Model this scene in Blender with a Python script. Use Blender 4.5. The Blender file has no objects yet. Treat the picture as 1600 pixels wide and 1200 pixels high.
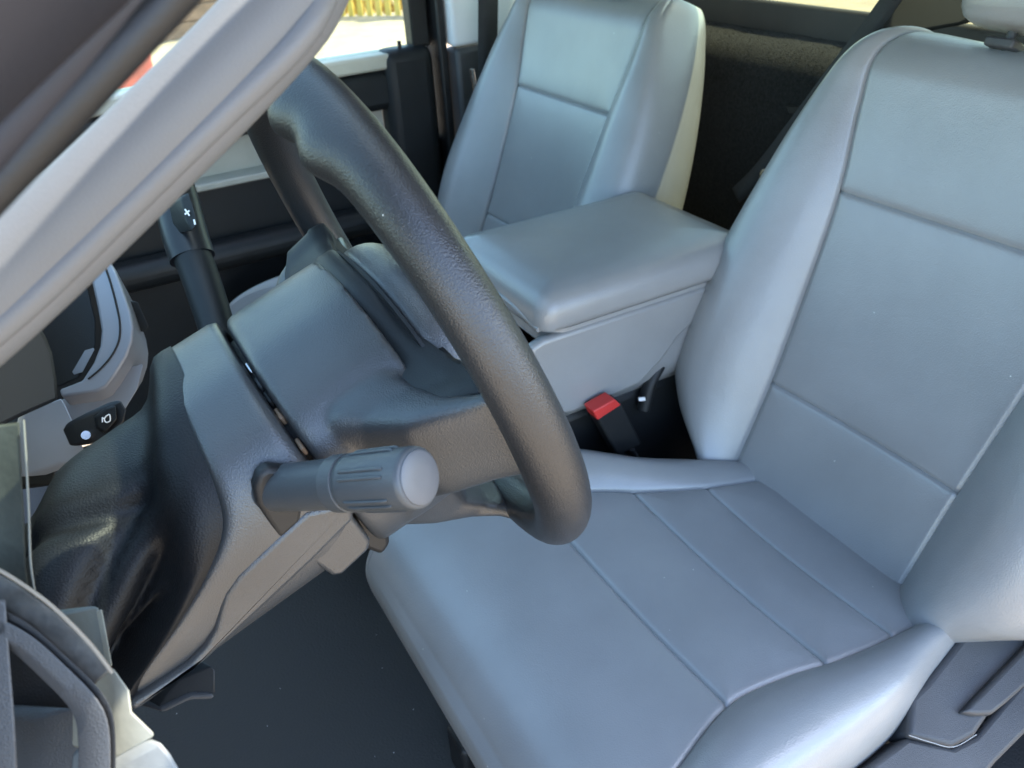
import bpy, bmesh, math, random
from mathutils import Vector, Matrix
random.seed(7)
sc = bpy.context.scene
COL = sc.collection
rad = math.radians

# ------------------------------------------------------------------ camera
F = 1285.0                                     # focal length in pixels of a 1600 px wide frame
RM = Matrix(((0.86666, 0.30256, -0.39674), (-0.49611, 0.43775, -0.75000), (-0.05325, 0.84665, 0.52948)))
CAM = Vector((-0.297, -0.592, 1.214))
cd = bpy.data.cameras.new('camera'); co = bpy.data.objects.new('camera', cd); COL.objects.link(co)
co.matrix_world = Matrix.Translation(CAM) @ RM.to_4x4()
cd.sensor_width = 36; cd.lens = F / 1600 * 36; cd.clip_start = 0.01; cd.clip_end = 500
cd.dof.use_dof = True; cd.dof.focus_distance = 0.72; cd.dof.aperture_fstop = 11
sc.camera = co
def at(px, py, D):                             # the point that lies D metres in front of the lens at a photo pixel
    return CAM + RM @ Vector((px - 800, 600 - py, -F)) * (D / F)
def on(px, py, ax, val):
    d = RM @ Vector((px - 800, 600 - py, -F)); i = 'xyz'.index(ax)
    return CAM + d * ((val - CAM[i]) / d[i])

# ------------------------------------------------------------------ light
SUN = Vector((-0.50, 0.13, -0.85)).normalized()          # the way the light travels
sd = bpy.data.lights.new('sun', 'SUN'); so = bpy.data.objects.new('sun', sd); COL.objects.link(so)
sd.energy = 2.1; sd.angle = rad(0.5); sd.color = (1, .93, .8)
so.rotation_euler = SUN.to_track_quat('-Z', 'Y').to_euler(); so.location = (2, -1, 6)
w = bpy.data.worlds.new('World'); sc.world = w; w.use_nodes = True
nt = w.node_tree
sky = nt.nodes.new('ShaderNodeTexSky'); sky.sky_type = 'NISHITA'; sky.sun_disc = False
sky.sun_elevation = math.asin(-SUN.z); sky.sun_rotation = math.atan2(-SUN.x, -SUN.y)
nt.nodes['Background'].inputs[1].default_value = 0.15
nt.links.new(sky.outputs[0], nt.nodes['Background'].inputs[0])
sc.view_settings.view_transform = 'Standard'; sc.view_settings.look = 'None'
sc.view_settings.exposure = 2.92; sc.view_settings.gamma = 1

# ------------------------------------------------------------------ materials
def mat(name, col, rough=.5, grain=0, gscale=700, mottle=.12, mscale=9, metal=0, spec=.5, var=None, coat=0, vor=False, wrinkle=0, specks=0):
    m = bpy.data.materials.new(name); m.use_nodes = True
    n = m.node_tree.nodes; l = m.node_tree.links; b = n['Principled BSDF']
    b.inputs['Roughness'].default_value = rough; b.inputs['Metallic'].default_value = metal
    b.inputs['Specular IOR Level'].default_value = spec; b.inputs['Coat Weight'].default_value = coat
    tc = n.new('ShaderNodeTexCoord')
    nz = n.new('ShaderNodeTexNoise'); nz.inputs['Scale'].default_value = mscale; nz.inputs['Detail'].default_value = 6
    l.new(tc.outputs['Object'], nz.inputs['Vector'])
    mx = n.new('ShaderNodeMix'); mx.data_type = 'RGBA'
    c2 = var or tuple(c * (1 - mottle) for c in col)
    mx.inputs[6].default_value = (*[c * (1 + mottle * .6) for c in col], 1); mx.inputs[7].default_value = (*c2, 1)
    rp = n.new('ShaderNodeMapRange'); rp.inputs[1].default_value = .35; rp.inputs[2].default_value = .65
    l.new(nz.outputs[0], rp.inputs[0]); l.new(rp.outputs[0], mx.inputs[0]); l.new(mx.outputs[2], b.inputs['Base Color'])
    rr = n.new('ShaderNodeMapRange'); rr.inputs[3].default_value = rough * .88; rr.inputs[4].default_value = min(1, rough * 1.12)
    l.new(nz.outputs[0], rr.inputs[0]); l.new(rr.outputs[0], b.inputs['Roughness'])
    if specks:
        vo = n.new('ShaderNodeTexVoronoi'); vo.inputs['Scale'].default_value = specks; l.new(tc.outputs['Object'], vo.inputs['Vector'])
        lt = n.new('ShaderNodeMath'); lt.operation = 'LESS_THAN'; lt.inputs[1].default_value = .0009 * specks; l.new(vo.outputs[0], lt.inputs[0])
        m2 = n.new('ShaderNodeMix'); m2.data_type = 'RGBA'; m2.inputs[7].default_value = (.6, .59, .55, 1)
        l.new(lt.outputs[0], m2.inputs[0]); l.new(mx.outputs[2], m2.inputs[6]); l.new(m2.outputs[2], b.inputs['Base Color'])
    if grain:
        g = n.new('ShaderNodeTexVoronoi' if vor else 'ShaderNodeTexNoise'); g.inputs['Scale'].default_value = gscale
        if not vor: g.inputs['Detail'].default_value = 1
        l.new(tc.outputs['Object'], g.inputs['Vector'])
        bp = n.new('ShaderNodeBump'); bp.inputs['Strength'].default_value = grain; bp.inputs['Distance'].default_value = .001
        l.new(g.outputs[0], bp.inputs['Height']); l.new(bp.outputs[0], b.inputs['Normal'])
        if wrinkle:
            wv = n.new('ShaderNodeTexNoise'); wv.inputs['Scale'].default_value = 17; wv.inputs['Detail'].default_value = 5; wv.inputs['Distortion'].default_value = .8
            l.new(tc.outputs['Object'], wv.inputs['Vector'])
            b2_ = n.new('ShaderNodeBump'); b2_.inputs['Strength'].default_value = wrinkle; b2_.inputs['Distance'].default_value = .01
            l.new(wv.outputs[0], b2_.inputs['Height']); l.new(b2_.outputs[0], bp.inputs['Normal'])
    return m
def glass(name, tint=(.8, .88, .82)):
    m = bpy.data.materials.new(name); m.use_nodes = True; n = m.node_tree.nodes; l = m.node_tree.links
    n.remove(n['Principled BSDF'])
    t = n.new('ShaderNodeBsdfTransparent'); t.inputs[0].default_value = (*tint, 1)
    g = n.new('ShaderNodeBsdfGlossy'); g.inputs['Roughness'].default_value = .02
    lw = n.new('ShaderNodeLayerWeight'); lw.inputs[0].default_value = .5; pw = n.new('ShaderNodeMath'); pw.operation = 'POWER'; pw.inputs[1].default_value = 4.5; l.new(lw.outputs['Facing'], pw.inputs[0]); fr = n.new('ShaderNodeMath'); fr.operation = 'MULTIPLY_ADD'; fr.inputs[1].default_value = .92; fr.inputs[2].default_value = .04; l.new(pw.outputs[0], fr.inputs[0])
    mx = n.new('ShaderNodeMixShader'); l.new(fr.outputs[0], mx.inputs[0]); l.new(t.outputs[0], mx.inputs[1]); l.new(g.outputs[0], mx.inputs[2])
    l.new(mx.outputs[0], n['Material Output'].inputs[0]); return m
VINYL = mat('grey vinyl', (.252, .256, .254), .30, .34, 560, .10, 6, spec=.8, wrinkle=.07, specks=24)
THREAD = mat('grey thread', (.36, .38, .40), .7)
BLACK = mat('black grained plastic', (.040, .042, .044), .33, .36, 900, .15, 14, spec=.75, specks=26)
RIMM = mat('black grained wheel skin', (.021, .021, .022), .36, .45, 900, .12, 18, spec=.65, specks=24)
SOFT = mat('black soft vinyl', (.008, .0085, .0095), .46, .4, 700, .1, 20, spec=.22)
DARK = mat('dark plastic', (.012, .013, .014), .5, .2, 900, spec=.35)
DARKER = mat('black rubber', (.008, .008, .0085), .55, .2, 700)
HOODM = mat('matt black hood', (.010, .011, .013), .6, 0, mottle=.05, spec=.2)
GLOSS = mat('black smooth plastic', (.012, .013, .015), .36, 0, mottle=.05)
SHIELD = mat('charcoal seat plastic', (.045, .047, .050), .5, .4, 900, .12, 16)
PILLAR = mat('light grey trim', (.125, .127, .132), .5, .12, 800, .05, 10)
WHITE = mat('white paint', (.75, .77, .80), .35, 0, mottle=.04)
SILVER = mat('silver painted plastic', (.27, .28, .31), .34, .05, 900, .06, 12, metal=.3)
CARPET = mat('black carpet', (.013, .013, .012), .95, 1.0, 500, .5, 160, spec=.1)
MAT = mat('charcoal rubber floor', (.036, .034, .032), .62, .9, 240, .35, 9, var=(.048, .045, .041), spec=.3, specks=30)
RED = mat('red button plastic', (.55, .035, .03), .4, 0)
METAL = mat('bright steel', (.6, .6, .6), .25, 0, metal=1)
WEB = mat('black belt webbing', (.02, .02, .021), .75, .6, 500, .15, 30)
SUNPATCH = mat('sunlit door patch', (.42, .40, .34), .6, .1, 700)  # sunlight on the far door, put into a pale colour
INK = mat('white print', (.8, .8, .8), .5)
RUST = mat('brown bracket', (.16, .10, .06), .6, .3, 300, .3, 60)
CONC = mat('pale concrete', (.36, .28, .185), .9, .4, 60, .15, 3)
FENCEY = mat('yellow painted timber', (.62, .42, .07), .6, .2, 60, .12, 8)
STRAW = mat('dry grass', (.42, .27, .05), .9, .6, 40, .4, 12)
WOOD = mat('brown timber', (.20, .11, .065), .7, .4, 40, .25, 6)
REDP = mat('red paint', (.40, .07, .05), .4, 0)
cb = CARPET.node_tree.nodes['Principled BSDF']; cb.inputs['Sheen Weight'].default_value = .12; cb.inputs['Sheen Roughness'].default_value = .6
GL = glass('pale green glass'); GLR = glass('tinted rear glass', (.66, .69, .58)); GLW = glass('windscreen glass', (.84, .9, .84))

# ------------------------------------------------------------------ builders
def link(o, parent=None):
    COL.objects.link(o)
    if parent is not None: o.parent = parent
    return o
def tag(o, label=None, cat=None, group=None, kind=None):
    for k, v in (('label', label), ('category', cat), ('group', group), ('kind', kind)):
        if v: o[k] = v
    return o
def thing(name, label, cat, loc=(0, 0, 0), group=None):
    o = bpy.data.objects.new(name, None); o.empty_display_size = .05; o.location = loc
    return tag(link(o), label, cat, group)
def obj(name, verts, faces, m, parent=None, smooth=True, bevel=0, seg=2, sub=0, angle=35, fixn=True, solid=0):
    me = bpy.data.meshes.new(name)
    off = Vector(parent.location) if parent is not None and parent.parent is None else (Vector(parent.parent.location) if parent is not None else Vector())
    me.from_pydata([Vector(v) - off for v in verts], [], faces)
    if fixn:
        bm = bmesh.new(); bm.from_mesh(me); bmesh.ops.recalc_face_normals(bm, faces=bm.faces); bm.to_mesh(me); bm.free()
    me.materials.append(m)
    o = link(bpy.data.objects.new(name, me), parent)
    if smooth:
        for p in me.polygons: p.use_smooth = True
    if solid:
        md = o.modifiers.new('solid', 'SOLIDIFY'); md.thickness = solid; md.offset = -1
    if bevel:
        md = o.modifiers.new('bevel', 'BEVEL'); md.width = bevel; md.segments = seg; md.limit_method = 'ANGLE'; md.angle_limit = rad(angle)
        md.harden_normals = False
    if sub:
        md = o.modifiers.new('sub', 'SUBSURF'); md.levels = md.render_levels = sub
    if smooth and not sub and angle:
        try: me.set_sharp_from_angle(angle=rad(50))
        except Exception: pass
    return o
def crv(pts, n, closed=False):                 # Catmull-Rom resampled by arc length
    P = [Vector(p) for p in pts]; N = len(P); out = []
    segs = N if closed else N - 1
    for i in range(segs):
        if closed: a, b, c, d = P[i - 1], P[i], P[(i + 1) % N], P[(i + 2) % N]
        else:
            b, c = P[i], P[i + 1]; a = P[i - 1] if i else b + (b - c); d = P[i + 2] if i + 2 < N else c + (c - b)
        for k in range(24):
            t = k / 24
            out.append(.5 * ((2 * b) + (c - a) * t + (2 * a - 5 * b + 4 * c - d) * t * t + (3 * b - a - 3 * c + d) * t ** 3))
    out.append(out[0].copy() if closed else P[-1].copy())
    L = [0]
    for i in range(1, len(out)): L.append(L[-1] + (out[i] - out[i - 1]).length)
    res = []; j = 0
    for k in range(n):
        s = L[-1] * (k / n if closed else k / (n - 1))
        while j < len(L) - 2 and L[j + 1] < s: j += 1
        h = L[j + 1] - L[j]; t = 0 if h < 1e-9 else (s - L[j]) / h
        res.append(out[j].lerp(out[j + 1], min(1, max(0, t))))
    return res
def lerpt(tab, x):                             # smooth table lookup
    if x <= tab[0][0]: return tab[0][1]
    for i in range(len(tab) - 1):
        (a, p), (b, q) = tab[i], tab[i + 1]
        if x <= b:
            m0 = (q - tab[i - 1][1]) / (b - tab[i - 1][0]) if i else (q - p) / (b - a)
            m1 = (tab[i + 2][1] - p) / (tab[i + 2][0] - a) if i + 2 < len(tab) else (q - p) / (b - a)
            h = b - a; t = (x - a) / h; t2 = t * t; t3 = t2 * t
            return (2 * t3 - 3 * t2 + 1) * p + (t3 - 2 * t2 + t) * h * m0 + (3 * t2 - 2 * t3) * q + (t3 - t2) * h * m1
    return tab[-1][1]
def gridfaces(nu, nv, closeu=False):
    f = []
    for i in range(nu if closeu else nu - 1):
        for j in range(nv - 1):
            a = i * nv + j; b = ((i + 1) % nu) * nv + j
            f.append((a, b, b + 1, a + 1))
    return f
def loft(name, rings, m, parent=None, cap0=True, cap1=True, **k):
    n = len(rings[0]); v = [p for r in rings for p in r]; f = []
    for i in range(len(rings) - 1):
        for j in range(n):
            a = i * n + j; b = i * n + (j + 1) % n
            f.append((a, b, b + n, a + n))
    if cap0: f.append(tuple(range(n)))
    if cap1: f.append(tuple(range(len(v) - n, len(v))))
    return obj(name, v, f, m, parent, **k)
def tube(name, pts, r, m, parent=None, seg=12, n=None, closed=False, flat=None, up=(0, 0, 1), **k):
    P = crv(pts, n or max(8, len(pts) * 8), closed); rings = []
    N = len(P)
    for i, p in enumerate(P):
        t = (P[(i + 1) % N] - P[i - 1]) if closed else (P[min(i + 1, N - 1)] - P[max(i - 1, 0)])
        t.normalize(); s = t.cross(Vector(up)); s = s.normalized() if s.length > 1e-4 else Vector((1, 0, 0)); q = s.cross(t)
        rr = r(i / (N - 1)) if callable(r) else r
        ra, rb = (rr if isinstance(rr, tuple) else (rr, rr))
        rings.append([p + s * ra * math.cos(a) + q * rb * math.sin(a) for a in [2 * math.pi * j / seg for j in range(seg)]])
    if closed: rings.append(rings[0])
    return loft(name, rings, m, parent, cap0=not closed, cap1=not closed, **k)
def prism(name, poly, vec, m, parent=None, bevel=.003, **k):
    n = len(poly); P = [Vector(p) for p in poly]; vec = Vector(vec)
    v = P + [p + vec for p in P]; f = [tuple(range(n)), tuple(range(2 * n - 1, n - 1, -1))]
    for i in range(n): f.append((i, (i + 1) % n, n + (i + 1) % n, n + i))
    return obj(name, v, f, m, parent, bevel=bevel, **k)
def pxslab(name, pix, D, vec, m, parent=None, bevel=.003, **k):   # an outline at measured distances, given real thickness along vec
    return prism(name, [at(p[0], p[1], p[2] if len(p) > 2 else D) for p in pix], vec, m, parent, bevel, **k)
def box(name, a, b, m, parent=None, bevel=.004, **k):
    x0, y0, z0 = a; x1, y1, z1 = b
    return prism(name, [(x0, y0, z0), (x1, y0, z0), (x1, y1, z0), (x0, y1, z0)], (0, 0, z1 - z0), m, parent, bevel, **k)
def patch(name, S, u0, u1, v0, v1, nu, nv, m, parent, seams='LRBT', depth=.0036, w=.0026, puff=.003, wp=.02, **k):
    """one sewn panel: S(u, v) inside the limits, its sewn borders rolled down into the seam"""
    V = []; e = 1e-3
    for i in range(nu):
        for j in range(nv):
            a = i / (nu - 1); b = j / (nv - 1)
            # crowd the samples towards the borders
            a = a + .10 * math.sin(4 * math.pi * a) / 2 * -1 if 0 else .5 - .5 * math.cos(math.pi * (.04 + .92 * a)) ; a = (a - (.5 - .5 * math.cos(math.pi * .04))) / (math.cos(math.pi * .04))
            b = .5 - .5 * math.cos(math.pi * (.04 + .92 * b)); b = (b - (.5 - .5 * math.cos(math.pi * .04))) / (math.cos(math.pi * .04))
            a = min(1, max(0, a)); b = min(1, max(0, b))
            vb0 = v0(a) if callable(v0) else v0; vb1 = v1(a) if callable(v1) else v1
            v = vb0 + (vb1 - vb0) * b
            ub0 = u0(b) if callable(u0) else u0; ub1 = u1(b) if callable(u1) else u1
            u = ub0 + (ub1 - ub0) * a
            p = S(u, v); du = (S(u + e, v) - S(u - e, v)) / (2 * e); dv = (S(u, v + e) - S(u, v - e)) / (2 * e)
            nn = du.cross(dv).normalized()
            off = 0
            ds = []
            if 'L' in seams: ds.append(abs(u - ub0) * du.length)
            if 'R' in seams: ds.append(abs(u - ub1) * du.length)
            if 'B' in seams: ds.append(abs(v - vb0) * dv.length)
            if 'T' in seams: ds.append(abs(v - vb1) * dv.length)
            for d in ds: off -= depth * math.exp(-(d / w) ** 1.3)
            if ds: off += puff * (1 - math.exp(-min(ds) / wp))
            V.append(p + nn * off)
    return obj(name, V, gridfaces(nu, nv), m, parent, fixn=False, angle=0, **k)

# ------------------------------------------------------------------ cab shell
fl = box('cab_floor', (-1.0, -.52, -.06), (1.05, 1.5, -.0), MAT, bevel=0); tag(fl, 'dark rubber floor of the truck cab', 'floor', kind='structure')
rf = box('cab_roof', (-.02, -.58, 1.36), (1.11, 1.46, 1.40), PILLAR, bevel=.01); tag(rf, 'roof of the truck cab', 'roof', kind='structure')

# ================================================================== SEATS
TH = rad(22); P0 = Vector((.52, 0, .356))
T_ = Vector((math.sin(TH), 0, math.cos(TH))); N_ = Vector((-math.cos(TH), 0, math.sin(TH))); Y_ = Vector((0, 1, 0))
YC = [(-.08, .157), (0, .160), (.155, .165), (.30, .175), (.463, .187), (.58, .208), (.67, .216), (.75, .19), (.88, .15)]
YO = [(-.08, .185), (-.03, .200), (0, .228), (.03, .274), (.06, .312), (.11, .348), (.20, .362), (.30, .357), (.44, .334), (.58, .296), (.68, .252), (.75, .21), (.88, .17)]
YON = [(-.08, .22), (0, .27), (.05, .322), (.11, .352)] + [k for k in YO if k[0] > .15]
HB = [(-.08, .03), (0, .045), (.1, .066), (.22, .072), (.35, .06), (.5, .038), (.62, .016), (.72, .004), (.85, 0)]
R_T = .075; S1 = .63
def base(s):
    if s <= S1: return s, -.012 * math.sin(math.pi * min(1, max(0, s / S1))) , 0
    a = (s - S1) / R_T
    if a <= math.pi: return S1 + R_T * math.sin(a), -R_T * (1 - math.cos(a)), a
    return S1 - (a - math.pi) * R_T, -2 * R_T, math.pi
def cr5(P, w):
    n = len(P) - 1; x = min(.9999, max(0, w)) * n; i = int(x); t = x - i
    b, c = P[i], P[i + 1]; a = P[i - 1] if i else b + (b - c); d = P[i + 2] if i + 2 <= n else c + (c - b)
    return .5 * ((2 * b) + (c - a) * t + (2 * a - 5 * b + 4 * c - d) * t * t + (3 * b - a - 3 * c + d) * t ** 3)
def SB(s, q):                                  # backrest surface: s up the back, q across
    t, n, a = base(s); yc = lerpt(YC, s); yo = lerpt(YO if q >= 0 else YON, s); h = lerpt(HB, s)
    aq = abs(q); sg = 1 if q >= 0 else -1
    ln = N_ * math.cos(a) + T_ * math.sin(a)
    if aq <= 1:
        y = q * yc; o = -.010 * math.cos(q * math.pi / 2) ; dep = 0
        return P0 + T_ * t + N_ * n + Y_ * (y + .026) + ln * o
    g = yo - yc
    P = [Vector((yc, 0, 0)), Vector((yc + .25 * g, h * .62, 0)), Vector((yc + .55 * g, h, 0)), Vector((yc + .86 * g, h * .72 - .004, 0)),
         Vector((yo, -.025, -.0)), Vector((yo + .004, -.075, 0)), Vector((yo - .012, -.125, 0)), Vector((yo - .05, -.15, 0))]
    p = cr5(P, aq - 1)
    o = p.y
    if o < 0:                                   # the side wall runs straight back
        n2 = min(n, max(o, -.15)) if a > 0 else n + o
        return P0 + T_ * (t - (.02 if a > 1.2 else 0)) + N_ * n2 + Y_ * (sg * p.x + .026)
    return P0 + T_ * t + N_ * n + Y_ * (sg * p.x + .026) + ln * o
# cushion: p runs from the front lip over the top to the back
CX = [(-.0, -.020, .20), (.06, -.060, .238), (.12, -.075, .298), (.17, -.060, .344), (.22, -.022, .373), (.30, .060, .390), (.41, .18, .390), (.55, .32, .382), (.66, .43, .372), (.75, .52, .360), (.82, .59, .35)]
CXx = [(a, b) for a, b, c in CX]; CXz = [(a, c) for a, b, c in CX]
YI = [(0, .337), (.25, .335), (.33, .312), (.41, .275), (.50, .235), (.57, .195), (.66, .160), (.75, .140), (.82, .13)]       # inboard seam
YN = [(0, .235), (.2, .225), (.3, .205), (.41, .168), (.50, .172), (.57, .185), (.66, .192), (.75, .190), (.82, .18)]   # outboard seam
YO2 = [(0, .345), (.2, .348), (.40, .345), (.50, .336), (.55, .30), (.60, .262), (.68, .225), (.75, .19), (.82, .16)]
YO3 = [(0, .27), (.2, .272), (.45, .270), (.54, .266), (.60, .258), (.68, .238), (.82, .215)]
HCI = [(0, .0), (.15, .002), (.25, .010), (.42, .030), (.52, .034), (.60, .024), (.70, .012), (.82, .006)]
HCO = [(0, .0), (.15, .004), (.25, .012), (.40, .022), (.55, .024), (.70, .016), (.82, .006)]
def SC(p, q):
    x = lerpt(CXx, p); z = lerpt(CXz, p); e = 2e-3
    dx = lerpt(CXx, p + e) - lerpt(CXx, p - e); dz = lerpt(CXz, p + e) - lerpt(CXz, p - e)
    ln = Vector((-dz, 0, dx)).normalized()
    inb = q >= 0; aq = abs(q); sg = 1 if inb else -1
    yc = lerpt(YI if inb else YN, p); yo = lerpt(YO2 if inb else YO3, p); h = lerpt(HCI if inb else HCO, p)
    b = Vector((x, 0, z))
    if aq <= 1: return b + Y_ * (q * yc) + ln * (-.008 * math.cos(q * math.pi / 2) if p > .15 else 0)
    g = yo - yc
    P = [Vector((yc, 0, 0)), Vector((yc + .3 * g, h * .7, 0)), Vector((yc + .62 * g, h, 0)), Vector((yc + .92 * g, h * .55, 0)),
         Vector((yo + .003, -.022, 0)), Vector((yo, -.07, 0)), Vector((yo - .015, -.12, 0))]
    c = cr5(P, aq - 1); o = c.y
    if o < 0:
        k = min(1, max(0, (p - .1) / .12))
        return b + Y_ * (sg * c.x) + Vector((0, 0, o)) * k + ln * (o * (1 - k) * .6)
    return b + Y_ * (sg * c.x) + ln * o
def make_seat(label, loc_y, full=True):
    t = thing('truck_seat', label, 'car seat', (.25, loc_y, 0), 'truck seats')
    D = Vector((0, loc_y, 0))
    sb = lambda s, q: SB(s, q) + D
    scu = lambda p, q: SC(p, q) + D
    bk = patch('backrest', sb,   .463, .83, 1, -1, 60, 60, VINYL, t, 'LBT')
    patch('middle_panel', sb, .155, .463, 1, -1, 60, 60, VINYL, bk)
    patch('lower_panel', sb, -.05, .155, 1, -1, 40, 60, VINYL, bk, 'RBT')
    patch('side_bolster', sb, -.06, .83, 2, 1, 110, 46, VINYL, bk, 'T')
    patch('side_bolster', sb, -.06, .83, -1, -2, 110, 46, VINYL, bk, 'B')
    # rear shell
    rows = []
    for i in range(24):
        s = -.04 + .72 * i / 23; yo = lerpt(YO, s)
        tt, n, a = base(s)
        rows += [P0 + D + T_ * min(tt, .66) + N_ * (-.148 - .012 * math.cos(j / 8 * math.pi / 2)) + Y_ * (.026 + (yo - .03) * j / 8) for j in range(-8, 9)]
    obj('rear_shell', rows, gridfaces(24, 17), VINYL, bk, angle=0)
    cu = patch('cushion', scu, .02, .41, 1, -1, 70, 60, VINYL, t, 'RT')
    for a, b in ((.41, .555), (.555, .665), (.665, .80)):
        patch('ribbed_panel', scu, a, b, 1, -1, 36, 60, VINYL, cu, puff=.007, wp=.028)
    patch('side_bolster', scu, .02, .41, 2, 1, 60, 44, VINYL, cu, '')
    patch('side_bolster', scu, .41, .80, 2, 1, 70, 44, VINYL, cu, 'T')
    patch('side_bolster', scu, .02, .80, -1, -2, 110, 44, VINYL, cu, 'B')
    box('seat_base', (.02, loc_y - .24, .06), (.56, loc_y + .26, .30), DARK, t, .02)
    if loc_y > .5:
        for q_ in (-1.60, -1.665):
            sv = []; sf = []
            for i in range(150):
                s_ = .16 + .56 * i / 150; a_ = sb(s_, q_); b_ = sb(s_ + .0026, q_); n_ = Vector((-.5, -.85, 0)); k_ = len(sv)
                w_ = (b_ - a_).cross(n_).normalized() * .0007
                sv += [a_ - w_ + n_ * .0006, a_ + w_ + n_ * .0006, b_ + w_ + n_ * .0006, b_ - w_ + n_ * .0006, (a_ + b_) / 2 + n_ * .0014]
                sf += [(k_, k_ + 1, k_ + 4), (k_ + 1, k_ + 2, k_ + 4), (k_ + 2, k_ + 3, k_ + 4), (k_ + 3, k_, k_ + 4)]
            so_ = obj('stitching', sv, sf, THREAD, bk, smooth=False, fixn=False); so_['kind'] = 'stuff'
    h = thing_part_headrest(t, D)
    return t
def thing_part_headrest(t, D):
    c0 = P0 + D + T_ * .712 + N_ * -.045 + Y_ * .026
    rings = []
    for k, (dt, sy, sn) in enumerate([(0, .105, .028), (.006, .125, .042), (.03, .136, .052), (.10, .14, .056), (.16, .13, .05), (.185, .11, .035), (.19, .08, .02)]):
        rings.append([c0 + T_ * dt + Y_ * (sy * math.copysign(abs(math.cos(a)) ** .55, math.cos(a))) + N_ * (sn * math.copysign(abs(math.sin(a)) ** .7, math.sin(a)) + .01) for a in [2 * math.pi * j / 40 for j in range(40)]])
    h = loft('headrest', rings, VINYL, t, sub=1)
    for y in (-.06, .06):
        tube('headrest_post', [c0 + Y_ * y - T_ * .09, c0 + Y_ * y + T_ * .03], .006, SHIELD, h)
        b = c0 + Y_ * y - T_ * .022
        prism('post_guide', [b + Y_ * -.02 + N_ * .022, b + Y_ * .02 + N_ * .022, b + Y_ * .02 + N_ * -.015, b + Y_ * -.02 + N_ * -.015], T_ * .012, SHIELD, h)
    return h
drv = make_seat('grey vinyl driver seat with headrest, nearest seat behind the steering wheel', 0)
pas = make_seat('grey vinyl passenger seat on the far side of the centre armrest', .962)

# ================================================================== CENTRE ARMREST
t = thing('centre_armrest', 'grey vinyl fold down centre armrest between the two seats', 'armrest', (.42, .48, 0))
def rr(x0, x1, y0, y1, r, n=10):
    out = []
    for cx, cy, a0 in ((x1 - r, y1 - r, 0), (x0 + r, y1 - r, 90), (x0 + r, y0 + r, 180), (x1 - r, y0 + r, 270)):
        out += [(cx + r * math.cos(rad(a0 + 90 * k / n)), cy + r * math.sin(rad(a0 + 90 * k / n))) for k in range(n + 1)]
    return out
def padrings(x0, x1, y0, y1, prof, r):
    rings = []
    for z, ins in prof: rings.append([Vector((x, y, z)) for x, y in rr(x0 + ins, x1 - ins, y0 + ins, y1 - ins, max(.006, r - ins * .6))])
    return rings
loft('armrest_lid', padrings(.245, .665, .328, .648, [(.624, .010), (.628, .002), (.636, 0), (.655, .001), (.672, .008), (.683, .022), (.689, .05), (.691, .09), (.692, .14)], .03), VINYL, t)
tube('piping', [(.252, .64, .632), (.247, .55, .642), (.246, .48, .646), (.247, .41, .642), (.250, .345, .630)], .0045, VINYL, t)
loft('armrest_body', padrings(.262, .66, .336, .642, [(.44, .03), (.47, .006), (.50, 0), (.60, 0), (.622, .002)], .035), VINYL, t)
side = [on(*p, 'y', .333) for p in [(830, 545), (850, 532), (1130, 440), (1130, 470), (1090, 500), (1060, 530), (1035, 565), (1000, 602), (940, 628), (890, 648), (840, 650), (820, 620)]]
prism('side_pad', side, (0, .02, 0), VINYL, t, .008, seg=4)
box('storage_tray', (.262, .36, .53), (.30, .62, .60), DARK, t)
box('armrest_base', (.20, .36, .10), (.66, .62, .45), DARK, t, .02)

# ================================================================== STEERING WHEEL
WC = Vector((-.084, -.03, .89)); WT = rad(19.3)
AX = Vector((math.cos(WT), 0, math.sin(WT))); WV = Vector((-math.sin(WT), 0, math.cos(WT))); WU = Vector((0, 1, 0))
def W(d, u, v): return WC + AX * d + WU * u + WV * v
sw = thing('steering_wheel', 'black grained steering wheel with wide centre hub', 'steering wheel', WC)
RW = .21; RC = Vector((-.0853, -.0136, .9101)); RT = rad(18.9); RA = Vector((math.cos(RT), 0, math.sin(RT))); RV = Vector((-math.sin(RT), 0, math.cos(RT))); rings = []
NA = 240
for i in range(NA):
    a = 2 * math.pi * i / NA
    r = .0188 + .0026 * math.exp(-((math.degrees(a) - 112) / 26) ** 2) + .0020 * math.exp(-(((math.degrees(a) - 195) + 180) % 360 - 180) ** 2 / 900) 
    dg = math.degrees(a)
    # thumb rests swell the inner side at ten and two o'clock
    bump = .010 * (math.exp(-((dg - 98) / 9) ** 2) + math.exp(-((dg - 82) / 9) ** 2)) * 0 + .0085 * (math.exp(-((dg - 97) / 3.6) ** 2) + math.exp(-((dg - 108) / 3.8) ** 2) + math.exp(-((dg - 119) / 4.5) ** 2) + math.exp(-((dg - 83) / 4) ** 2) + math.exp(-((dg - 70) / 5) ** 2))
    rad_v = WU * math.cos(a) + RV * math.sin(a)
    ring = []
    for j in range(28):
        b = 2 * math.pi * j / 28; cb = math.cos(b)
        q = r; sb_ = math.sin(b)
        ring.append(RC + rad_v * (RW + q * cb) + RA * (r * 1.02 * sb_ - bump * max(0, -sb_) ** 1.5))
    rings.append(ring)
rings.append(rings[0])
loft('rim', rings, RIMM, sw, cap0=False, cap1=False, angle=0)
HUB = [(0, .088), (.045, .084), (.085, .062), (.108, .025), (.112, -.02), (.098, -.065), (.06, -.095), (0, -.103)]
HUBC = HUB + [(-u, v) for u, v in HUB[-2:0:-1]]
def hubring(d, k=1.0, n=72, du=0, dv=0): return [W(d, p.x * k + du, p.y * k + dv) for p in crv([(u, v, 0) for u, v in HUBC], n, True)]
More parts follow.
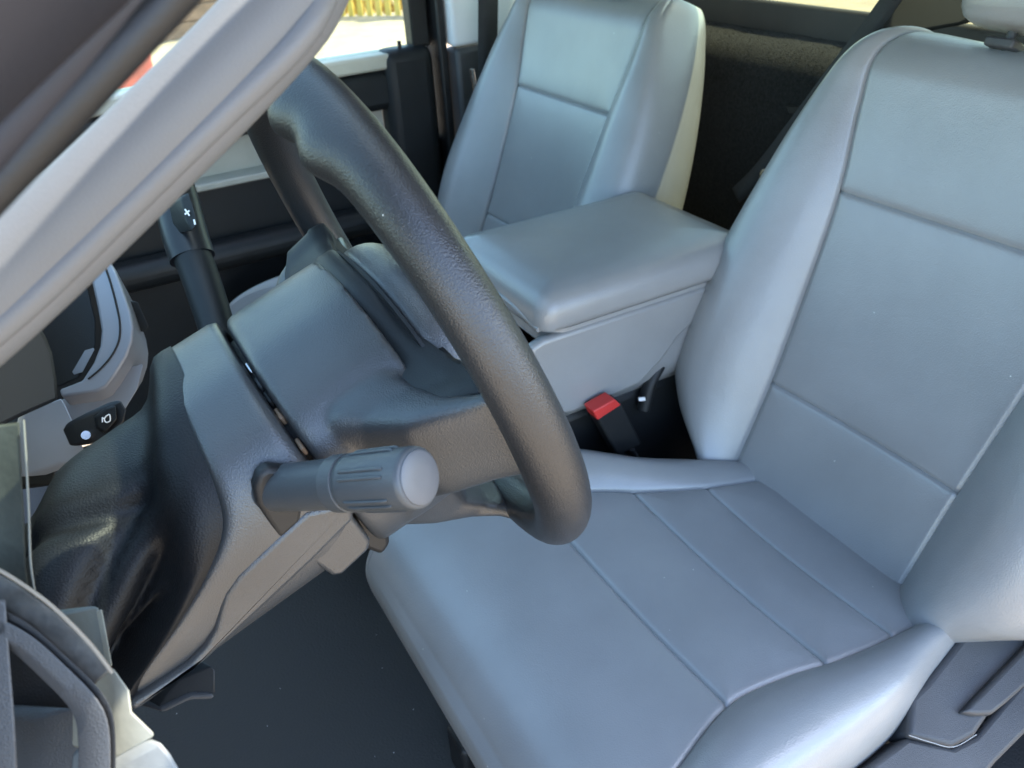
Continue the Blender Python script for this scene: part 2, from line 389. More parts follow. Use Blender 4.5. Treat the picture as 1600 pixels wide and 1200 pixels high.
def rrect(u, vc, hv, d0, d1, n=28, e=.5):
    out = []
    for k in range(n):
        a = 2 * math.pi * k / n; ca, sa = math.cos(a), math.sin(a)
        out.append((hv * math.copysign(abs(ca) ** e, ca), (d0 + d1) / 2 + (d1 - d0) / 2 * math.copysign(abs(sa) ** e, sa)))
    return out
def join_loft(V, Fc, rings):
    b = len(V); n = len(rings[0])
    for r_ in rings: V.extend(r_)
    for i_ in range(len(rings) - 1):
        for j_ in range(n): Fc.append((b + i_ * n + j_, b + i_ * n + (j_ + 1) % n, b + (i_ + 1) * n + (j_ + 1) % n, b + (i_ + 1) * n + j_))
    Fc.append(tuple(b + k for k in range(n))); Fc.append(tuple(b + (len(rings) - 1) * n + k for k in range(n)))
V = []; Fc = []
join_loft(V, Fc, [hubring(-.1195, .93), hubring(-.117, .98), hubring(-.112, 1), hubring(-.06, 1.01), hubring(-.032, 1.01)])
for sg in (-1, 1):
    join_loft(V, Fc, [[W(d_, sg * u + (.0155 if u > .12 else 0), vc + x * (.55 if sg > 0 and u > .12 else 1)) for x, d_ in rrect(u, vc, hv, d0, d1)] for u, vc, hv, d0, d1 in
        [(.06, -.012, .074, -.112, -.031), (.10, -.006, .062, -.104, -.031), (.13, .004, .047, -.086, -.028), (.16, .012, .040, -.062, -.02), (.180, .016, .037, -.034, -.006), (.198, .019, .038, -.010, .012)]])
join_loft(V, Fc, [[W(d_, x, v_) for x, d_ in rrect(0, 0, hv, d0, d1)] for v_, hv, d0, d1 in
    [(-.07, .078, -.114, -.032), (-.10, .066, -.108, -.034), (-.13, .056, -.082, -.034), (-.155, .05, -.05, -.020), (-.175, .052, -.026, -.002), (-.190, .06, -.012, .010)]])
hb = obj('hub_cover', V, Fc, BLACK, sw, angle=0)
md = hb.modifiers.new('merge', 'REMESH'); md.mode = 'VOXEL'; md.voxel_size = .0026; md.use_smooth_shade = True
md = hb.modifiers.new('soft', 'SMOOTH'); md.factor = .6; md.iterations = 4
PLATE = [(0, .086), (.045, .082), (.08, .064), (.11, .050), (.15, .043), (.19, .038), (.196, .0), (.19, -.04), (.15, -.052), (.11, -.066), (.085, -.085), (.05, -.100), (0, -.104)]
PLC = PLATE + [(-u, v) for u, v in PLATE[-2:0:-1]]
PLP = crv([(u, v, 0) for u, v in PLC], 140, True)
def plring(d, k): return [W(d + .022 * (abs(p.x) / .19) ** 2, p.x * k * .90 + .012, p.y * k - .001 + .012 * (abs(p.x) / .19) ** 2) for p in PLP]
loft('trim_plate', [plring(-.075, .80), plring(-.060, .95), plring(-.034, 1.0), plring(-.031, 1.02), plring(-.020, 1.02), plring(-.0165, 1.0), plring(-.0165, .90)], DARK, sw)
loft('airbag_cover', [hubring(-.018, .80), hubring(-.014, .93), hubring(-.008, .95), hubring(.004, .945), hubring(.014, .90), hubring(.024, .80), hubring(.030, .62), hubring(.033, .4), hubring(.034, .15)], BLACK, sw, sub=1)
loft('chrome_bead', [hubring(-.0165, .955), hubring(-.0155, .985), hubring(-.0130, .985), hubring(-.0125, .955)], GLOSS, sw)
prism('switch_pad', [W(-.012, .125, .03), W(-.004, .185, .03), W(-.004, .185, -.02), W(-.012, .125, -.04)], AX * .02, GLOSS, sw, .006)

# ================================================================== STEERING COLUMN
sc_ = thing('steering_column', 'black plastic steering column shroud with soft gaiter behind the wheel', 'steering column', W(-.25, 0, -.1))
SHR = [(0, .090), (.05, .086), (.09, .062), (.110, .02), (.108, -.035), (.092, -.062), (.05, -.075), (0, -.078)]
SHRC = SHR + [(-u, v) for u, v in SHR[-2:0:-1]]
SHP = crv([(u, v, 0) for u, v in SHRC], 120, True)
def dfront(v):
    return lerpt([(-.08, -.345), (-.05, -.325), (-.03, -.305), (-.01, -.262), (.01, -.225), (.03, -.196), (.05, -.183), (.09, -.172)], v)
rings = []
for k in range(14):
    a = k / 13
    rg = []
    for p in SHP:
        d1 = dfront(p.y); d = -.1225 + (d1 + .1225) * a
        sh = 1 - (.10 if k == 0 else .02 if k == 1 else 0) - (.03 if k == 13 else .006 if k == 12 else 0)
        if k == 1: d = -.1245
        rg.append(W(d, p.x * sh, p.y * sh))
    rings.append(rg)
loft('shroud', rings, BLACK, sc_, cap0=False, cap1=False, angle=0, solid=.003)
loft('inner_housing', [[W(-.115, p.x * .8, p.y * .8) for p in SHP], [W(-.19, p.x * .7, p.y * .7) for p in SHP]], DARKER, sc_)
# the gap between wheel and shroud shows brackets and clips
for k, (u, v, m_) in enumerate([(-.014, .083, METAL), (-.034, .080, SHIELD), (-.050, .076, DARK), (-.066, .070, RUST), (-.088, .055, RUST)]):
    prism('clip', [W(-.1195, u, v - .006), W(-.1195, u - .010, v - .009), W(-.1195, u - .010, v - .016), W(-.1195, u, v - .013)], AX * -.003, m_, sc_, .001)
# gaiter: folds of soft vinyl between shroud and dash
rings = []
for k in range(40):
    a = k / 39; rg = []
    for i, p in enumerate(SHP):
        d1 = dfront(p.y) + .012; d = d1 + (-.46 - d1) * a
        fl_ = .975 - .10 * a
        ang = 2 * math.pi * i / len(SHP)
        fold = lerpt([(0, 0), (.05, .004), (.11, .003), (.155, -.012), (.20, -.017), (.30, -.008), (.46, .006), (.62, -.010), (.8, .004), (1, .01)], a + .05 * math.sin(ang * 2 + .6))
        fold += (.008 * math.sin(ang * 3 + a * 5 + .8)) * min(1, max(0, a - .12) * 4)
        for c0_, k_, w_, h_ in ((1.62, -.5, .13, .015), (1.80, -.7, .12, .016), (1.48, .1, .11, .012), (1.95, -.6, .12, .012), (1.70, .45, .10, .010)):
            fold -= h_ * math.exp(-((ang - math.pi * (c0_ + k_ * a)) / w_) ** 2) * min(1, max(0, a - .10) * 5)
        rg.append(W(d, p.x * fl_, p.y * fl_ - .075 * max(0, a - .06)) + (WU * p.x + WV * p.y).normalized() * fold)
    rings.append(rg)
loft('gaiter', rings, SOFT, sc_, cap0=False, cap1=False, angle=0)
# lower cover below the shroud
def onu(px, py, u):
    d = RM @ Vector((px - 800, 600 - py, -F)); return CAM + d * ((WC + WU * u - CAM).dot(WU) / d.dot(WU))
prism('lower_cover', [onu(*p, -.113) for p in [(200, 1104), (250, 1072), (297, 1040), (322, 1012), (336, 986), (345, 950), (352, 930), (371, 902), (400, 874), (430, 846), (480, 800), (550, 786), (556, 812), (490, 878), (427, 937), (322, 1035), (210, 1116)]], WU * .2, BLACK, sc_, .005, seg=3)
prism('tilt_lever', [onu(*p, -.108) for p in [(468, 866), (486, 878), (520, 902), (535, 900), (578, 860), (580, 845), (545, 800), (520, 810)]], WU * .06, BLACK, sc_, .006, seg=3)
prism('column_bracket', [onu(*p, -.06) for p in [(545, 800), (575, 770), (605, 800), (612, 850), (598, 870), (570, 860)]], WU * .06, DARKER, sc_, .005)

# indicator stalk
st = thing('indicator_stalk', 'dark grey indicator stalk with round end cap on the steering column', 'stalk', W(-.155, -.1, .03))
A = W(-.155, -.095, .032); Bp = at(655, 746, .475)
ds = (Bp - A).normalized(); Ls = (Bp - A).length
s1 = ds.cross(Vector((0, 0, 1))).normalized(); s2 = s1.cross(ds)
def sring(x, r, n=48, ribs=0):
    return [A + ds * x + (s1 * math.cos(b) + s2 * math.sin(b)) * (r - (ribs * (1 if math.cos(5 * b + .6) > .2 else 0))) for b in [2 * math.pi * j / n for j in range(n)]]
STK = mat('slate grey plastic', (.055, .060, .064), .42, .12, 900, .1, 20)
loft('stalk_barrel', [sring(-.01, .0155), sring(Ls * .5, .0165), sring(Ls * .52, .0172), sring(Ls * .60, .0174), sring(Ls * .605, .0165)], STK, st)
loft('stalk_collar', [sring(Ls * .50, .0168), sring(Ls * .505, .0182), sring(Ls * .585, .0184), sring(Ls * .59, .0170)], STK, st)
kn = loft('stalk_knob', [sring(Ls * .59, .0165), sring(Ls * .60, .0180), sring(Ls * .62, .0183), sring(Ls * .97, .0187), sring(Ls * .993, .0182), sring(Ls, .0170)], STK, st)
for k in range(12):
    b_ = 2 * math.pi * k / 12 + (.13 if k % 2 else -.13)
    dr = s1 * math.cos(b_) + s2 * math.sin(b_)
    tube('grip_rib', [A + ds * (Ls * x_) + dr * r_ for x_, r_ in ((.645, .0178), (.665, .0186), (.78, .0189), (.89, .0190), (.91, .0182))], .0011, STK, kn, 8, n=16)
loft('end_cap', [sring(Ls - .001, .0165), sring(Ls + .0012, .0160), sring(Ls + .002, .014), sring(Ls + .0024, .006)], mat('grey cap plastic', (.10, .104, .112), .4, .05), kn)
prism('stalk_socket', [onu(*p, -.1125) for p in [(420, 732), (404, 742), (397, 764), (402, 790), (438, 845), (472, 815), (476, 770), (468, 738)]], WU * .012, DARKER, st, .004, seg=3)
# gear lever on the far side of the column
gl = thing('gear_lever', 'black column gear lever with plus and minus button', 'gear lever', at(350, 530, .80))
tube('lever_arm', [at(352, 560, .80), at(335, 500, .815), at(312, 430, .83), at(300, 400, .835)], lambda x: .017 + .002 * x, DARK, gl, 20)
hn = tube('lever_handle', [at(301, 404, .835), at(290, 370, .84), at(277, 320, .85), at(262, 270, .86), at(250, 230, .87)], lambda x: (.0225, .020), GLOSS, gl, 24)
pxslab('button_pad', [(283, 310, .80), (296, 300, .80), (306, 330, .80), (310, 352, .80), (300, 362, .80), (290, 345, .80)], .8, (-.01, .03, -.01), DARK, hn, .002)
tube('plus_mark', [at(289, 327, .797), at(296, 337, .797)], .0009, INK, hn, 6)
tube('plus_mark', [at(296, 329, .797), at(289, 335, .797)], .0009, INK, hn, 6)
tube('minus_mark', [at(303, 343, .797), at(305, 351, .797)], .0009, INK, hn, 6)

# ================================================================== DASHBOARD
da = thing('dashboard', 'dark dashboard with silver trim left of the steering column', 'dashboard', (-.6, .4, .5))
box('dash_body', (-.95, -.34, .45), (-.50, 1.40, .98), DARK, da, .04)
pxslab('cluster_hood', [(-60, 560, .52), (20, 520, .53), (62, 503, .55), (76, 525, .555), (86, 550, .56), (93, 592, .565), (95, 626, .57), (37, 652, .55), (-60, 700, .52)], .5, (-.10, .10, -.02), HOODM, da, .004)
pxslab('dash_end_cap', [(-40, 690, .42), (36, 655, .42), (39, 720, .42), (43, 800, .42), (46, 880, .42), (54, 934, .42), (-40, 900, .42)], .42, (-.04, .015, 0), mat('grey green cap', (.032, .036, .030), .8, .5, 200, .35, 25, spec=.2), da, .003)
tube('cap_edge', [at(x, y, .416) for x, y in [(37, 656), (41, 720), (45, 800), (48, 880), (56, 934)]], .0006, mat('pale edge', (.12, .12, .10), .6), da, 8, n=30)
BV = at(228, 572, 1.02) - at(203, 530, .95)
pxslab('silver_bezel', [(150, 380), (170, 405), (180, 420), (192, 452), (204, 487), (208, 510), (206, 532), (198, 556), (182, 582), (166, 604), (150, 612), (96, 620), (92, 608), (128, 594), (146, 566), (156, 540), (158, 515), (152, 480), (143, 440), (132, 405)], .95, BV, SILVER, da, .003, seg=3)
stroke_pts = [(158, 400), (172, 440), (182, 478), (187, 505), (186, 530), (176, 553), (158, 575), (138, 592)]
tube('bezel_groove', [at(x, y, .949) for x, y in stroke_pts], .0011, DARKER, da, 8, n=40)
pxslab('cluster_panel', [(60, 420), (118, 405), (140, 450), (152, 500), (152, 540), (126, 592), (95, 606)], .975, (-.06, .05, -.02), DARKER, da, .004)
pxslab('cluster_edge', [(126, 577), (146, 543), (148, 546), (129, 582)], .960, (-.01, .01, -.005), SILVER, da, .0005)
pxslab('housing_face', [(100, 622), (150, 616), (168, 606), (204, 572), (226, 566), (215, 610), (190, 650), (150, 668), (110, 672)], .975, (-.05, .03, -.02), SILVER, da, .004, seg=3)
pxslab('housing_post', [(96, 620), (104, 632), (118, 664), (140, 720), (92, 724), (76, 690), (84, 662)], .94, (-.05, .03, -.02), SILVER, da, .003, seg=3)
pxslab('column_recess', [(36, 660), (96, 632), (80, 690), (95, 722), (80, 760), (36, 760)], 1.0, (-.05, .05, -.02), DARKER, da, .003)
pxslab('switch', [(200, 472, .99), (216, 470, .99), (234, 510, .99), (228, 520, .99), (208, 505, .99)], .95, (-.03, .03, 0), DARK, da, .003)
kf = thing('key_fob', 'black key fob with unlock button hanging in the silver dash housing', 'key fob', at(150, 665, .9))
pxslab('fob_body', [(113, 668, .905), (120, 655, .905), (150, 640, .905), (190, 622, .905), (200, 640, .905), (195, 662, .905), (160, 690, .905), (125, 696, .905)], .905, (-.012, .012, -.006), GLOSS, kf, .004, seg=3)
pxslab('fob_button', [(151, 650, .9), (165, 638, .9), (182, 632, .9), (184, 655, .9), (166, 676, .9), (154, 668, .9)], .9, (-.004, .006, -.003), DARK, kf, .002)
tube('chrome_dot', [at(134, 680, .899), at(134, 680, .91)], .0048, METAL, kf, 16)
def stroke(name, pts, r, m_, par): return tube(name, pts, r, m_, par, 6)
ic = [(166, 650), (171, 648), (172, 657), (166, 660), (163, 655), (166, 650)]
stroke('unlock_mark', [at(x, y, .8985) for x, y in ic], .0007, INK, kf)
stroke('unlock_mark', [at(x, y, .8985) for x, y in [(163, 655), (160, 653), (160, 660)]], .0007, INK, kf)

# hood release lever below the column
hr = thing('release_handle', 'black release handle hanging below the steering column', 'handle', at(295, 1090, .75))
pxslab('handle_pad', [(262, 1082), (280, 1062), (330, 1040), (337, 1046), (337, 1085), (300, 1083), (258, 1112), (248, 1104)], .75, (-.03, .06, -.01), DARK, hr, .005, seg=3)
pxslab('handle_lip', [(250, 1106, .748), (300, 1082, .748), (337, 1082, .748), (335, 1094, .748), (300, 1094, .748), (256, 1115, .748)], .748, (-.02, .03, -.01), SHIELD, hr, .003)

# ================================================================== NEAR PILLAR, GRAB HANDLE, DOOR SEALS
ap = thing('windscreen_pillar', 'dark windscreen pillar with rubber seals crossing the top left corner', 'pillar', at(100, 100, .22))
def band(name, a, b, D0, D1, r, m_, par, ext=2.0):
    A_, B_ = at(*a, D0), at(*b, D1); d = B_ - A_
    return tube(name, [A_ - d * ext, A_, B_, B_ + d * ext], r, m_, par, 18, n=16, up=(0, -1, .3))
PIL = mat('charcoal pillar plastic', (.020, .020, .026), .55, .1, 700, .05, 10, spec=.35)
band('pillar_trim', (-40, 75), (50, -20), .22, .225, .0150, PIL, ap)
band('rubber_seal', (0, 142), (132, 0), .225, .235, .0065, DARKER, ap)
band('pillar_lip', (0, 202), (190, 0), .22, .23, .0072, PIL, ap)
band('rubber_seal', (0, 276), (260, 0), .225, .235, .0066, DARKER, ap)
pdx = (at(430, 0, .355) - at(0, 450, .335)).normalized()
pe = pdx.cross(-SUN).normalized(); pe = pe if pe.x > 0 else -pe
pa = at(200, 268, .345) - SUN * .28 + pe * .0475
tube('sun_blocker', [pa - pdx * .8, pa - pdx * .3, pa, pa + pdx * .1, pa + pdx * .16], .044, PIL, ap, 20, n=20)  # unseen tube added to keep the sun off most of the grab handle
gh = thing('grab_handle', 'light grey moulded grab handle running diagonally across the upper left', 'grab handle', at(250, 240, .34))
hp_ = [at(-200, 622, .33), at(-60, 510, .335), at(60, 402, .34), at(200, 268, .345), at(330, 140, .35), at(420, 45, .355), at(470, -20, .36), at(500, -100, .37), at(505, -200, .385)]
tube('handle_grip', hp_, lambda x: (.0150, .0215), PILLAR, gh, 28, n=60, up=(-.6, 0, 1))
hl = [at(-200, 672, .325), at(-60, 560, .33), at(60, 458, .335), at(200, 322, .34), at(340, 186, .345), at(450, 80, .35), at(500, 12, .355), at(524, -60, .365), at(530, -160, .38)]
tube('parting_lip', hl, lambda x: (.0052, .0060), PILLAR, gh, 14, n=60, up=(-.6, 0, 1))

ds_ = thing('door_seal', 'worn black rubber door seal and sill painted sunlit in the lower left corner', 'door seal', at(90, 1100, .40))
DUST = mat('dusty rubber', (.06, .058, .052), .85, 1.0, 160, .5, 60)
def strip(name, pts, hw, D, vec, m_, par, bevel=.002):     # a flat moulded strip that follows a curve
    P_ = crv([(x, y, 0) for x, y in pts], 26); L_, R_ = [], []
    for i_, p_ in enumerate(P_):
        t_ = (P_[min(i_ + 1, 25)] - P_[max(i_ - 1, 0)]).normalized(); n_ = Vector((-t_.y, t_.x, 0))
        L_.append(p_ + n_ * hw); R_.append(p_ - n_ * hw)
    v_ = []; vec = Vector(vec)
    for l_, r_ in zip(L_, R_):
        a_, b_ = at(l_.x, l_.y, D), at(r_.x, r_.y, D); v_ += [a_, b_, b_ + vec, a_ + vec]
    f_ = []
    for i_ in range(25):
        for k_ in range(4): f_.append((i_ * 4 + k_, i_ * 4 + (k_ + 1) % 4, i_ * 4 + 4 + (k_ + 1) % 4, i_ * 4 + 4 + k_))
    f_ += [(0, 1, 2, 3), (100, 101, 102, 103)]
    return obj(name, v_, f_, m_, par, bevel=bevel, seg=2)
strip('seal_bead', [(-30, 905), (15, 929), (70, 969), (120, 1014), (164, 1060)], 22, .40, (-.008, .012, -.006), DUST, ds_, .0025)
tube('seal_lip', [at(-30, 876, .395), at(18, 902, .395), at(80, 946, .395), at(138, 1003, .395), at(176, 1052, .395)], .0010, mat('tan edge', (.20, .17, .13), .7), ds_, 8, n=40)
strip('seal_flange', [(-30, 966), (40, 1002), (95, 1050), (138, 1094), (156, 1126), (161, 1170), (160, 1245)], 14, .39, (-.008, .010, -.004), SHIELD, ds_, .0015)
strip('seal_groove', [(-30, 943), (40, 978), (98, 1028), (148, 1076), (170, 1112), (176, 1160), (175, 1245)], 6, .392, (-.004, .006, -.002), DARKER, ds_, .0008)
pxslab('latch_cover', [(58, 1130), (64, 1118), (112, 1102), (126, 1112), (133, 1140), (133, 1230), (58, 1230)], .44, (-.03, .03, -.01), SHIELD, ds_, .004, seg=3)
pxslab('latch_plate', [(20, 1000), (60, 1040), (110, 1080), (140, 1130), (140, 1260), (20, 1260)], .46, (-.03, .03, -.01), DARKER, ds_, .003)
pxslab('side_strip', [(-40, 930), (14, 935), (20, 1020), (28, 1120), (36, 1260), (-40, 1260)], .39, (-.03, .02, -.01), SHIELD, ds_, .003)
LIT = mat('trim painted sunlit', (.22, .22, .18), .7, .2, 200, .15, 30)  # sunlit faces and bright edge: the light is in this colour
pxslab('sill_end', [(178, 1042), (205, 1080), (209, 1112), (248, 1150), (176, 1192)], .41, (-.02, .03, -.01), LIT, ds_, .002)
pxslab('sill_cover', [(175, 1193, .408), (250, 1153, .408), (272, 1178, .408), (290, 1210, .408), (300, 1260, .408), (170, 1260, .408)], .408, (-.02, .03, -.01), mat('grey sill', (.16, .17, .165), .6, .2, 200, .2, 30), ds_, .004)
pxslab('dash_end_tab', [(92, 958), (155, 944), (168, 1000), (175, 1046), (140, 1040)], .45, (-.02, .02, -.01), mat('grey tab', (.10, .11, .10), .6, .2, 300, .2, 30), ds_, .002)
pxslab('tab_edge', [(156, 952), (160, 952), (176, 1040), (172, 1040)], .448, (-.01, .01, -.01), LIT, ds_, .0005)

# ================================================================== BELTS AND BUCKLE
bu = thing('belt_buckle', 'black belt buckle with red release button beside the driver seat', 'seat belt buckle', on(985, 690, 'y', .30))
pb = [on(*p, 'y', .30) for p in [(930, 648), (970, 627), (1004, 694), (966, 714)]]
prism('buckle_body', pb, (0, .03, 0), DARK, bu, .004, seg=3)
prism('red_button', [on(*p, 'y', .297) for p in [(927, 643), (961, 624), (971, 633), (934, 657)]], (0, .028, 0), RED, bu, .002)
tube('buckle_stem', [on(980, 695, 'y', .315), on(1005, 740, 'y', .315), on(1020, 790, 'y', .315)], (.02, .006), WEB, bu)
b2 = thing('buckle_stub', 'black buckle stub with white print tucked between armrest and driver seat', 'seat belt buckle', on(1010, 620, 'y', .36))
tube('stub_head', [on(1005, 640, 'y', .34), on(1015, 600, 'y', .345), on(1030, 570, 'y', .35)], lambda x: (.012, .010), DARK, b2, 14)
prism('printed_mark', [on(*p, 'y', .318) for p in [(998, 622), (1008, 621), (1009, 626), (999, 627)]], (0, .002, 0), INK, b2, 0)

def belt(name, label, pts, wdt, wd, loc):
    t = thing(name, label, 'seat belt', loc); P = crv(pts, 40); v = []
    wd = Vector(wd).normalized()
    for p in P: v += [p - wd * wdt / 2, p + wd * wdt / 2]
    obj('webbing', v, gridfaces(40, 2), WEB, t, angle=0, solid=.0018); return t
b = belt('seat_belt', 'black driver seat belt webbing behind the near seat', [on(*p, 'x', .87) for p in [(1150, 306), (1186, 270), (1238, 204), (1303, 118), (1368, 34), (1420, -40)]], .035, (.1, .75, .62), (.85, .4, .7))
tube('anchor_tongue', [on(*p, 'x', .865) for p in [(1192, 268), (1204, 266), (1218, 272), (1216, 283), (1200, 285), (1190, 278)]], .004, METAL, b, 10, closed=True)
pxslab('belt_guide', [(1370, 50), (1386, 0), (1392, -30), (1545, -30), (1540, 20), (1500, 40), (1440, 50), (1390, 90)], 1.27, (.03, .0, .0), HOODM, b, .006)
b = belt('seat_belt', 'black passenger seat belt hanging on the far pillar', [(.73, 1.36, .70), (.725, 1.36, .80), (.735, 1.35, 1.0), (.74, 1.34, 1.3)], .055, (1, 0, 0), (.72, 1.36, .7))
tube('anchor_tongue', [on(738, 108, 'y', 1.33), on(745, 150, 'y', 1.33), on(746, 165, 'y', 1.33)], (.010, .005), METAL, b, 12)

# ================================================================== REAR WALL AND WINDOW
rw = box('rear_wall', (1.05, -.5, 0), (1.09, 1.5, .88), DARK, bevel=0); tag(rw, 'rear wall of the truck cab', 'wall', kind='structure')
cp = [(.955, 0), (.955, .5), (.957, .80), (.966, .848), (.990, .882), (1.03, .900), (1.075, .905)]
rows = []
for i in range(60):
    y = -.5 + 2.0 * i / 59
    rows += [Vector((p.x + random.uniform(-.0015, .0015), y, p.y + random.uniform(-.0015, .0015))) for p in crv([(a, b, 0) for a, b in cp], 24)]
obj('carpet', rows, gridfaces(60, 24), CARPET, rw, angle=0)
pv = []; pf = []
cpl = crv([(a, b, 0) for a, b in cp], 200)
for i in range(42000):
    q_ = cpl[random.randint(60, 199)]; y = random.uniform(.30, 1.20); k = len(pv)
    p_ = Vector((q_.x, y, q_.y)); a = random.uniform(0, 6.28); w_ = Vector((0, math.cos(a), math.sin(a))) * .0005
    tip = Vector((random.uniform(-.003, -.0005), random.uniform(-.002, .002), random.uniform(.0, .0035)))
    pv += [p_ - w_, p_ + w_, p_ + tip]; pf.append((k, k + 1, k + 2))
pl_ = obj('carpet_pile', pv, pf, mat('carpet fibre', (.030, .029, .025), .95, 0, mottle=.4, mscale=120, spec=.1), rw, smooth=False, fixn=False); pl_['kind'] = 'stuff'
obj_p = [on(*p, 'x', .953) for p in [(1228, 165), (1275, 168), (1276, 183), (1232, 178)]]
prism('carpet_cutout', obj_p, (.01, 0, 0), DARKER, rw, .002)
box('window_frame', (1.062, -.5, .885), (1.085, 1.5, .958), mat('warm grey frame', (.060, .056, .052), .6, .2, 600, spec=.3), rw, .008)
rg = box('rear_window', (1.072, -.44, .958), (1.077, 1.44, 1.36), GLR, bevel=0); tag(rg, 'rear window pane of the cab above the carpeted wall', 'window')
for y0, y1 in ((-.5, -.44), (1.44, 1.5)):
    box('corner_post', (1.04, y0, .905), (1.09, y1, 1.37), PILLAR, rw, .01)

# ================================================================== FAR SIDE: door, pillar
pd = thing('passenger_door', 'far passenger door with dark panel, sill coloured as sunlit and open view through its window', 'car door', (.2, 1.5, 0))
YD = 1.5
def pd_(pix, y=YD): return [on(*p, 'y', y) for p in pix]
box('door_skin', (-.6, 1.53, .0), (.64, 1.57, .60), DARK, pd, .01)
prism('door_panel', [(-.6, 1.50, .02), (.63, 1.50, .02), (.63, 1.50, .60), (.49, 1.50, .60), (-.05, 1.50, .60), (-.6, 1.50, .60)], (0, .03, 0), DARK, pd, .01)
box('upper_rail', (-.6, 1.485, .70), (.56, 1.56, .80), DARK, pd, .02, seg=3)
box('window_sill', (-.6, 1.48, .80), (.60, 1.57, .838), mat('sill painted sunlit', (.58, .54, .44), .55, .1), pd, .008)  # cream colour carries the sunlit look of the sill
box('sunlit_patch', (-.6, 1.535, .60), (.49, 1.55, .70), SUNPATCH, pd, 0)
box('lower_rail_lip', (-.6, 1.47, .595), (.46, 1.55, .612), SUNPATCH, pd, .004)
box('end_pad', (.49, 1.47, .40), (.63, 1.56, .845), DARK, pd, .03, seg=4)
box('armrest', (-.3, 1.42, .40), (.55, 1.5, .47), DARK, pd, .03, seg=4)
box('window_pane', (-.7, 1.525, .838), (.60, 1.53, 1.36), GL, pd, 0)
box('window_channel', (.585, 1.50, .838), (.635, 1.55, 1.36), DARKER, pd, .006)
tube('lock_pin', [(.545, 1.495, .836), (.545, 1.495, .862)], .005, DARKER, pd, 12)
sp = thing('side_pillar', 'far side pillar with white upper trim and dark lower trim', 'pillar', (.75, 1.5, 0))
box('door_gap_seal', (.645, 1.47, .0), (.668, 1.56, 1.36), DARKER, sp, .006)
box('painted_edge', (.625, 1.56, .3), (.66, 1.60, 1.36), WHITE, sp, .004)
box('upper_trim', (.672, 1.44, .835), (1.02, 1.50, 1.36), WHITE, sp, .012, seg=3)
box('lower_trim', (.672, 1.43, .0), (1.02, 1.50, .832), SHIELD, sp, .012, seg=3)
# front and far side of the shell so that daylight enters only where it does in a cab
fw = box('firewall', (-1.0, -.5, 0), (-.96, 1.55, .85), DARK, bevel=0); tag(fw, 'front bulkhead under the dashboard', 'wall', kind='structure')
v = [(-.98, -.27, .86), (-.98, 1.44, .86), (-.02, 1.36, 1.37), (-.02, -.22, 1.37)]
ws = obj('windscreen', v, [(0, 1, 2, 3)], GLW, smooth=False, solid=.005); tag(ws, 'sloping windscreen pane in front of the dashboard', 'windscreen')

nsp = thing('side_pillar', 'near door pillar behind the driver seat', 'pillar', (.9, -.5, 0))
box('pillar_trim', (.80, -.56, .0), (1.06, -.50, 1.36), SHIELD, nsp, .012)
sl = thing('door_sill', 'black door sill painted sunlit below the driver seat', 'sill', (.2, -.5, 0))
box('sill_plate', (-.6, -.56, -.05), (.80, -.46, .03), SHIELD, sl, .01)
# ================================================================== DRIVER SEAT SIDE TRIM
SP = Vector((.45, -.25, .352)); SN = Vector((0, -.5, .866))
def osp(px, py, lift=0):
    d = RM @ Vector((px - 800, 600 - py, -F)); return CAM + d * ((SP + SN * lift - CAM).dot(SN) / d.dot(SN))
prism('side_shield', [osp(*p) for p in [(1424, 1088), (1446, 1068), (1500, 1000), (1545, 960), (1640, 940), (1660, 1010), (1600, 1060), (1545, 1120), (1525, 1150), (1490, 1168), (1420, 1150)]], SN * -.05, SHIELD, drv, .007, seg=4)
prism('lower_shield', [osp(*p, -.008) for p in [(1300, 1240), (1418, 1152), (1490, 1168), (1525, 1150), (1600, 1062), (1660, 1040), (1640, 1110), (1560, 1190), (1500, 1260)]], SN * -.06, SHIELD, drv, .006, seg=3)
prism('recliner_lever', [osp(*p, .012) for p in [(1506, 1112), (1530, 1086), (1640, 972), (1660, 1000), (1640, 1040), (1575, 1098), (1552, 1116), (1528, 1117)]], SN * -.02, SHIELD, drv, .005, seg=3)
tube('scuff_mark', [osp(*p, .0006) for p in [(1420, 1149), (1455, 1160), (1490, 1167), (1526, 1148)]], .0005, mat('grey scuff', (.35, .35, .34), .7), drv, 6)
tube('shield_gap_rail', [osp(*p, -.02) for p in [(1430, 1085), (1470, 1040), (1520, 985)]], .008, DARKER, drv, 10)
for a_ in (-.2, .16):
    box('seat_rail', (-.04, a_ - .03, .0), (.50, a_ + .03, .09), DARKER, drv, .008)
    prism('rail_bracket', [(-.02, a_ - .025, .08), (.04, a_ - .025, .08), (.06, a_ - .025, .24), (.0, a_ - .025, .24)], (0, .05, 0), DARK, drv, .006)

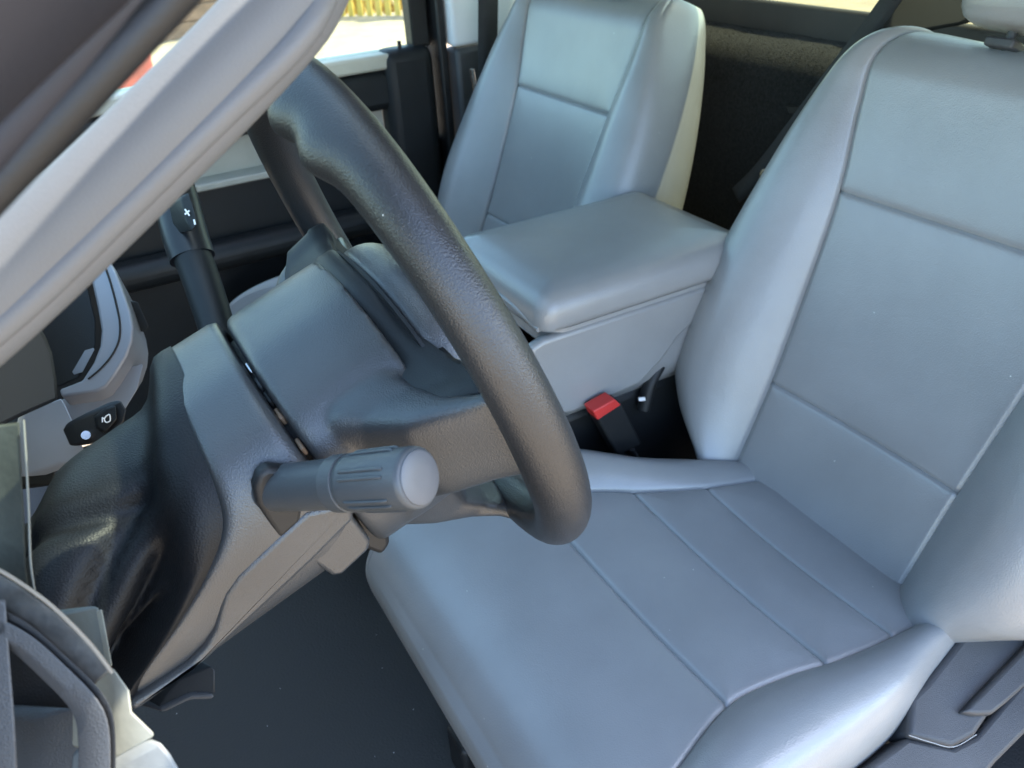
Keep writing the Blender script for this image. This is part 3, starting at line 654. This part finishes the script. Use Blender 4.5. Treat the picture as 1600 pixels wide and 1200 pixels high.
# ================================================================== OUTSIDE
g = box('ground', (-40, -40, -.80), (60, 60, -.75), CONC, bevel=0); tag(g, 'pale sunlit concrete yard', 'ground', kind='structure')
f0 = Vector((2.0, 16.8, -.75)); f1 = Vector((9.0, 9.8, -.75)); fd = (f1 - f0); FL = fd.length; fd.normalize(); fz = Vector((0, 0, 1)); fn = fd.cross(fz)
fe = thing('picket_fence', 'yellow picket fence beyond the far window', 'fence', f0)
me0 = None
k = 0; x = 0
while x < FL:
    if me0 is None:
        pk = prism('picket', [f0, f0 + fd * .09, f0 + fd * .09 + fn * .03, f0 + fn * .03], fz * 1.7, FENCEY, fe, 0); me0 = pk
    else:
        c_ = me0.copy(); link(c_, fe); c_.location = fd * x
    x += .17
for z in (.35, 1.3):
    prism('rail', [f0 + fz * z + fn * .04, f1 + fz * z + fn * .04, f1 + fz * z + fn * .08, f0 + fz * z + fn * .08], fz * .1, FENCEY, fe, 0)
for x in (2.3, 5.3, 8.2):
    p = f0 + fd * x - fn * .08
    prism('post', [p, p + fd * .22, p + fd * .22 + fn * .2, p + fn * .2], fz * 1.9, FENCEY, fe, .01)
gv = []; gf = []
for i in range(2600):
    p = f0 + fd * random.uniform(0, FL) - fn * random.uniform(.1, 1.5); h = random.uniform(.08, .32); a = random.uniform(0, 6.28); b = len(gv)
    dx = Vector((math.cos(a), math.sin(a), 0)) * .03; ln = Vector((random.uniform(-.1, .1), random.uniform(-.1, .1), h))
    gv += [p - dx, p + dx, p + ln]; gf.append((b, b + 1, b + 2))
gr = obj('dry_grass', gv, gf, STRAW, smooth=False, fixn=False); tag(gr, 'strip of dry yellow grass in front of the fence', 'grass', kind='stuff')
ho = thing('timber_house', 'brown boarded house beyond the windscreen', 'house', (0, 14, -.75))
for i in range(12):
    box('board', (-3.0, 14.0 - .02 * (i % 2), -.75 + .24 * i), (3.2, 14.1, -.75 + .24 * i + .22), WOOD, ho, .01)
box('wall', (-3.0, 14.08, -.75), (3.2, 17, 2.4), WOOD, ho, 0)
box('white_beam', (-3.0, 13.6, .25), (3.2, 13.9, .5), WHITE, ho, .01)
pl = thing('red_planter', 'red planter box beyond the windscreen', 'planter', (-.2, 9.5, -.75))
box('box', (-1.4, 9.4, -.75), (.9, 9.9, -.15), REDP, pl, .02)
box('rim', (-1.45, 9.35, -.15), (.95, 9.95, -.06), WHITE, pl, .02)
